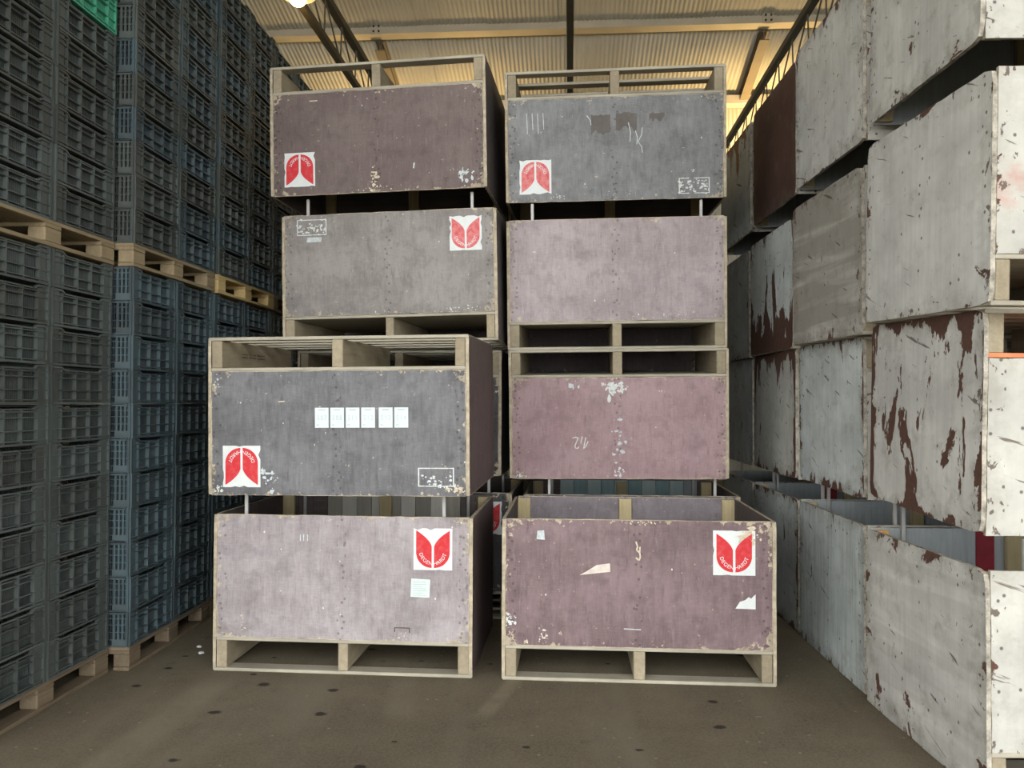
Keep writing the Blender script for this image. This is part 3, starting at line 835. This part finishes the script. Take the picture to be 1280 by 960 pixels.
# white painted stack wall on the right
def wm(seed, **kw): return paint_mat('flaking_white_paint', seed, **kw)
FR = dict(w=1.56, h=.751, sx=6, sy=5)
def wf(seed, **kw): return paint_mat('white_paint_front', seed, **{**FR, 'base': (.53, .52, .46), 'chip': -.05, 'rim': .7, 'dirt': .3, 'streak': .2, **kw})
WROW = {
 ('W0', 0): (.0285, .0599, .0195, 'white flaking crate on the floor nearest at right, brown bare patch near its top', wm(1, chip=-0.01, sx=3, sy=3, bands=.25, lo=.06, hi=.03), wf(51)),
 ('W0', 1): (.037, .083, -.0102, 'white crate with big brown flaked patches, second up, nearest at right', wm(2, chip=.085, sx=3.2, sy=1.5, rim=.9, hi=.05), wf(52)),
 ('W0', 2): (-.0253, -.0459, .022, 'white upright crate with scratches, third up, nearest at right', wm(3, chip=-0.02, sx=3, sy=5, dirt=.3), wf(53, pink=.75, dirt=.2)),
 ('W0', 3): (-.0542, -.0342, -.026, 'white crate with dark scrapes, topmost of the nearest stack at right', wm(4, chip=-0.012, sx=2.5, sy=4), wf(54, pink=.6)),
 ('W1', 0): (-.0031, -.0057, -.0095, 'pale streaked crate on the floor, second column of the white stacks', wm(5, chip=-0.02, streak=1.1, base=(.56, .61, .58), lo=.04), wf(55)),
 ('W1', 1): (.049, .1251, -.0023, 'clean pale crate with worn brown corners, second column, second up', wm(6, chip=-0.015, rim=1.3, streak=.6, base=(.6, .65, .62)), wf(56)),
 ('W1', 2): (-.0262, -.035, .0167, 'grimy banded pale crate, second column of the white stacks, third up', wm(7, chip=-0.01, bands=.75, dirt=.6, base=(.52, .51, .46)), wf(57)),
 ('W1', 3): (-.0276, -.0855, .0024, 'white crate with red-brown top corner, second column, topmost', wm(8, chip=-0.015, sx=3, sy=3, hi=.06), wf(58)),
 ('W2', 0): (.015, .002, .0103, 'stained pale crate on the floor, third column of the white stacks', wm(9, chip=.015, rim=1.2, dirt=.6, base=(.5, .53, .5)), wf(59)),
 ('W2', 1): (.029, .0839, -.0037, 'cream crate with brown streaked top edge, third column, second up', wm(10, chip=.015, rim=1.3, hi=.2, sy=1.0, base=(.54, .54, .48)), wf(60)),
 ('W2', 2): (-.0061, .0484, .0032, 'white crate bare brown along its lower third, third column, third up', wm(11, chip=.05, lo=.36, sx=4, sy=1.3, base=(.68, .72, .68), dirt=.2), wf(61)),
 ('W2', 3): (-.038, -.1339, -.0041, 'plain dark brown crate at the top of the third column', paint_mat('bare_brown_board', 12, chip=-.3, base=(.105, .055, .042), dirt=.3, streak=.4), wf(62)),
 ('W3', 0): (.01, 0, .01, 'dull grey crate on the floor, farthest column of the white stacks', wm(13, chip=-0.01, base=(.62, .66, .64)), wf(63)),
 ('W3', 1): (.03, .08, 0, 'dull grey crate, farthest column of the white stacks, second up', wm(14, chip=-0.01, base=(.62, .66, .64)), wf(64)),
 ('W3', 2): (-.006, .05, 0, 'grey scratched crate, farthest column of the white stacks, third up', wm(15, chip=-0, base=(.62, .66, .64), sy=4), wf(65)),
 ('W3', 3): (-.03, -.1, 0, 'grey crate with brown stained top, farthest column, topmost', wm(16, chip=0, base=(.62, .66, .64), hi=.18, under=(.22, .13, .07)), wf(66)),
}
seed = 100
for (st, row), (dx, dy, dyaw, lab, side, front) in WROW.items():
    seed += 9
    t, fp = crate(place(st, row, dx, dy, dyaw), lab, row % 2 == 1, front, side, seed, True, 'white painted crates stacked along the right',
                  base_edge=MAT['edge_orange'] if (st, row) == ('W0', 1) else None,
                  rear_post=MAT['post_orange'] if (st, row) == ('W0', 0) else None)
    if row == 0 and st in ('W0', 'W2'):
        bm = bmesh.new(); box(bm, -.2, -.1, D - .024, D - .0185, ZP + .1, H - .01); ob('red_stripe', bm, MAT['red_paint'], t)

# ------------------------------------------------------------------ pallets of plastic crates on the left
def plastic_mat(name, c, spread=.25):
    n = NT(name, .4, .5)
    r = n.rnd(); p = n.obj()
    col = n.mix(r, sc(c, 1 - spread), sc((c[0] * .95, c[1] * 1.03, c[2] * 1.08), 1 + spread))
    d = n.noise(p, 14, 6, .7)
    col = n.mix(n.rng(d, .45, .75, 0, .45), col, (.13, .13, .115))
    return n.out(col)
PL = plastic_mat('dark_grey_plastic', (.046, .054, .05))
PG = plastic_mat('green_plastic', (.07, .36, .22), .05)
PL_LIT = plastic_mat('lit_dark_grey_plastic', (.078, .088, .08))  # paler copy of the dark grey: light on the ribs painted into the colour
PC = [plastic_mat('blue_grey_plastic', (.04, .058, .066)), PL]  # louvred walls: tones darkened, shade behind the ribs put into them
CH = .2122
LX, LY, LZ = .598, .398, CH - .002

def crate_shell():
    bm = bmesh.new(); t = .024
    box(bm, t, LX - t, LY - t - .005, LY - t, .004, LZ - .004)
    box(bm, t, LX - t, t, LY - t, .004, .012)
    # fine upright louvres in the bays
    for side in (0,):
        y0, y1 = (t - .002, t + .004)
        x = .108
        while x < .494:
            box(bm, x, x + .0046, y0 + .002, y1 + .002, .008, LZ - .03); x += .0102
    for side in (0, 1):
        x0, x1 = (t - .012, t - .006) if side == 0 else (LX - t + .006, LX - t + .012)
        y = .11
        while y < LY - .11:
            box(bm, x0, x1, y, y + .006, .008, LZ - .02); y += .013
    return bm
def crate_ribs():
    bm = bmesh.new(); t = .024
    V = (.0, .1, .233, .367, .494)
    for f in (0, 1):
        y0, y1 = (0, t) if f == 0 else (LY - t, LY)
        for x in V[1:]: box(bm, x, x + .01, y0 + (.0015 if f == 0 else 0), y1, .004, LZ - .022)
        for z in (.02, .072, .14, .17): box(bm, .016, LX - .016, y0 + .001 * (f == 0), y1 - .001 * (f == 1), z, z + .006)
        box(bm, .04, .085, y0 + .009 * (f == 0), y1 - .009 * (f == 1), .006, LZ - .006); box(bm, LX - .085, LX - .04, y0 + .009 * (f == 0), y1 - .009 * (f == 1), .006, LZ - .006)
    for f in (0, 1):
        x0, x1 = (0, t) if f == 0 else (LX - t, LX)
        for z in (.04, .085, .13, .168): box(bm, x0 + .003, x1 - .003, .016, LY - .016, z, z + .006)
        for y in (.04, .066, .092, LY - .05, LY - .076, LY - .1): box(bm, x0 + .002, x1 - .002, y, y + .012, .004, LZ - .004)
        box(bm, x0 + .001, x1 - .001, .02, .11, .004, .042); box(bm, x0 + .001, x1 - .001, LY - .11, LY - .02, .004, .042)
    return bm
def crate_post():
    bm = bmesh.new(); box(bm, 0, .034, 0, .034, 0, LZ)
    bmesh.ops.bevel(bm, geom=[e for e in bm.edges if abs(e.verts[0].co.z - e.verts[1].co.z) > .1], offset=.011, segments=2, affect='EDGES')
    return bm
def crate_rim():
    """top and bottom rims; the long sides dip between bevelled ends so a dark hand slot stays between boxes"""
    bm = bmesh.new(); t = .014
    for f in (0, 1):
        y0, y1 = (0.001, t + .004) if f == 0 else (LY - t - .004, LY - .001)
        box(bm, .03, LX - .03, y0, y1, 0, .012)
        box(bm, .03, .1, y0, y1, LZ - .014, LZ - .002); box(bm, LX - .1, LX - .03, y0, y1, LZ - .014, LZ - .002)
        box(bm, .12, LX - .12, y0 + .006 * (f == 0), y1 - .006 * (f == 1), LZ - .028, LZ - .020)
        for xa, xb in ((.1, .13), (LX - .1, LX - .13)):
            vv = []
            for y in (y0, y1): vv += [bm.verts.new((xa, y, LZ - .002)), bm.verts.new((xb, y, LZ - .022)), bm.verts.new((xb, y, LZ - .028)), bm.verts.new((xa, y, LZ - .014))]
            for q in ((0, 1, 2, 3), (7, 6, 5, 4), (0, 4, 5, 1), (1, 5, 6, 2), (2, 6, 7, 3), (3, 7, 4, 0)): bm.faces.new([vv[i] for i in q])
    for f in (0, 1):
        x0, x1 = (.001, t + .004) if f == 0 else (LX - t - .004, LX - .001)
        box(bm, x0, x1, .03, LY - .03, LZ - .014, LZ - .002); box(bm, x0, x1, .03, LY - .03, 0, .01)
    bmesh.ops.recalc_face_normals(bm, faces=bm.faces)
    return bm
PB_LIT = plastic_mat('lit_blue_grey_plastic', (.066, .092, .1))  # paler copy of the blue grey, painting in the light that ribs catch
def plastic_proto(mat, worn):  # second material: lit copy of the same plastic for ribs, posts and rim
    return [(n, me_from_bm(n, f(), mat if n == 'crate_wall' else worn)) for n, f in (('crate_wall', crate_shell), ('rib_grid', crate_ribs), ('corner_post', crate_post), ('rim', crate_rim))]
PROTO = {'a': plastic_proto(PC[0], PB_LIT), 'b': plastic_proto(PC[1], PL_LIT), 'g': plastic_proto(PG, PG)}
ORD = ('lowest', 'second', 'third', 'fourth', 'fifth', 'sixth', 'seventh', 'eighth', 'ninth', 'tenth', 'topmost')
COLN = ('first', 'second', 'third', 'fourth', 'fifth', 'sixth', 'seventh', 'eighth')

def plastic_crate(M, kind, label, group):
    root = empty('plastic_crate', label, 'crate', M, group)
    for n, me in PROTO[kind]:
        if n == 'corner_post':
            for x in (0, LX - .034):
                for y in (0, LY - .034): o = link(bpy.data.objects.new(n, me), root); o.location = (x, y, 0)
        else:
            o = link(bpy.data.objects.new(n, me), root)
            o['kind'] = 'stuff'                # louvres, ribs and rim pieces: a few pixels each
    return root

def pm(name, x0, x1, y0, y1, z0, z1, bev=.003):
    bm = bmesh.new(); box(bm, x0, x1, y0, y1, z0, z1); bevel_all(bm, bev); return bm
def pallet_meshes(mat):
    return dict(board=me_from_bm('deck_board', pm('', -.072, .072, 0, 1.2, 0, .022), mat), cross=me_from_bm('cross_board', pm('', -.8, 0, -.072, .072, 0, .022), mat),
                block=me_from_bm('block', pm('', -.1, 0, -.0725, .0725, 0, .078, .006), mat), foot=me_from_bm('bottom_board', pm('', -.1, 0, 0, 1.2, 0, .022), mat))
PALM = {k: pallet_meshes(MAT[k]) for k in ('pallet_wood', 'pallet_new', 'pallet_floor')}
def pallet(X, Y, Z, yaw, label, kind):
    M = Matrix.Translation((X, Y, Z)) @ Matrix.Rotation(yaw, 4, 'Z')
    t = empty('wooden_pallet', label, 'pallet', M, 'wooden pallets under the plastic crates'); pmz = PALM[kind]
    def add(n, me, x, y, z): o = link(bpy.data.objects.new(n, me), t); o.location = (x, y, z)
    for i in range(5): add('deck_board', pmz['board'], -.073 - .1635 * i, 0, .122)
    for y in (.0725, .6, 1.1275): add('cross_board', pmz['cross'], 0, y, .1)
    for x in (0, -.35, -.7):
        for y in (.0725, .6, 1.1275): add('block', pmz['block'], x, y, .022)
        add('bottom_board', pmz['foot'], x, 0, 0)
    return M

rg = random.Random(5)
ZUP = .144 + 11 * CH
LOAD = [  # X of aisle face, Y near end, Z, yaw, pallet kind
    (-2.79, 3.645, 0, 0.0, 'pallet_floor'), (-2.677, 4.875, 0, .03, 'pallet_floor'), (-2.73, 6.13, 0, .005, 'pallet_floor'), (-2.74, 7.37, 0, .01, 'pallet_floor'),
    (-2.785, 3.645, ZUP, 0.0, 'pallet_wood'), (-2.68, 4.872, ZUP, .01, 'pallet_wood'), (-2.695, 6.13, ZUP, 0.0, 'pallet_new'), (-2.72, 7.36, ZUP, 0.0, 'pallet_wood')]
for i, (X, Y, Z, yaw, kind) in enumerate(LOAD):
    tier = 'floor' if i < 4 else 'upper'
    j = i % 4
    M = pallet(X, Y, Z, yaw, '%s wooden pallet carrying plastic crates, %s along the row%s' % (
        {'pallet_floor': 'dirty', 'pallet_wood': 'weathered', 'pallet_new': 'pale yellow'}[kind], ('nearest', 'second', 'third', 'fourth')[j], ' on the floor' if i < 4 else ' of the upper tier'), kind)
    for c in range(2):
        col = j * 2 + c
        dx0 = rg.uniform(-.004, .004)
        for k in range(11):
            T = M @ Matrix.Translation((.0 + dx0 + rg.uniform(-.003, .003), .0 + c * .601 + rg.uniform(-.001, .001), .144 + k * CH)) @ Matrix.Rotation(PI / 2 + rg.uniform(-.003, .003), 4, 'Z')
            green = (i == 4 and c == 1 and k == 6)
            kindm = 'g' if green else ('a' if (i < 4 and j in (1, 2)) or (i > 4 and rg.random() < .25) else 'b')
            lab = ('green plastic crate among dark ones, second column of the upper tier' if green else
                   'dark ribbed plastic crate, %s of its stack, %s column of the %s tier' % (ORD[k], COLN[col], 'lower' if i < 4 else 'upper'))
            plastic_crate(T, kindm, lab, 'dark plastic crates stacked on pallets')

# ------------------------------------------------------------------ roof lamps, litter
lamp((-3.0, 8.8, 6.08), 'glowing warm lamp hung under the left roof joist', LAMP_W * .12)
lamp((-3.1, 16.7, 6.4), 'warm uplight near the end wall behind the left stack', LAMP_W, up=True)
lamp((3.95, 16.7, 6.4), 'warm uplight near the end wall behind the right stacks', LAMP_W, up=True)

def scrap(x, y, r, lab, mat, seed):
    bm = bmesh.new(); bmesh.ops.create_icosphere(bm, subdivisions=1, radius=r)
    q = random.Random(seed)
    for v in bm.verts: v.co = Vector((v.co.x * q.uniform(.7, 1.4), v.co.y * q.uniform(.7, 1.4), max(0, v.co.z * .5 + r * .3)))
    o = ob('litter_scrap', bm, mat); o.location = (x, y, 0); o['label'] = lab; o['category'] = 'litter'
scrap(-2.469, 5.38, .018, 'white paper scrap on the floor between plastic crates and mauve crate, farther one', MAT['label_white'], 1)
scrap(-2.391, 5.247, .02, 'white paper scrap on the floor between plastic crates and mauve crate, nearer one', MAT['label_white'], 2)
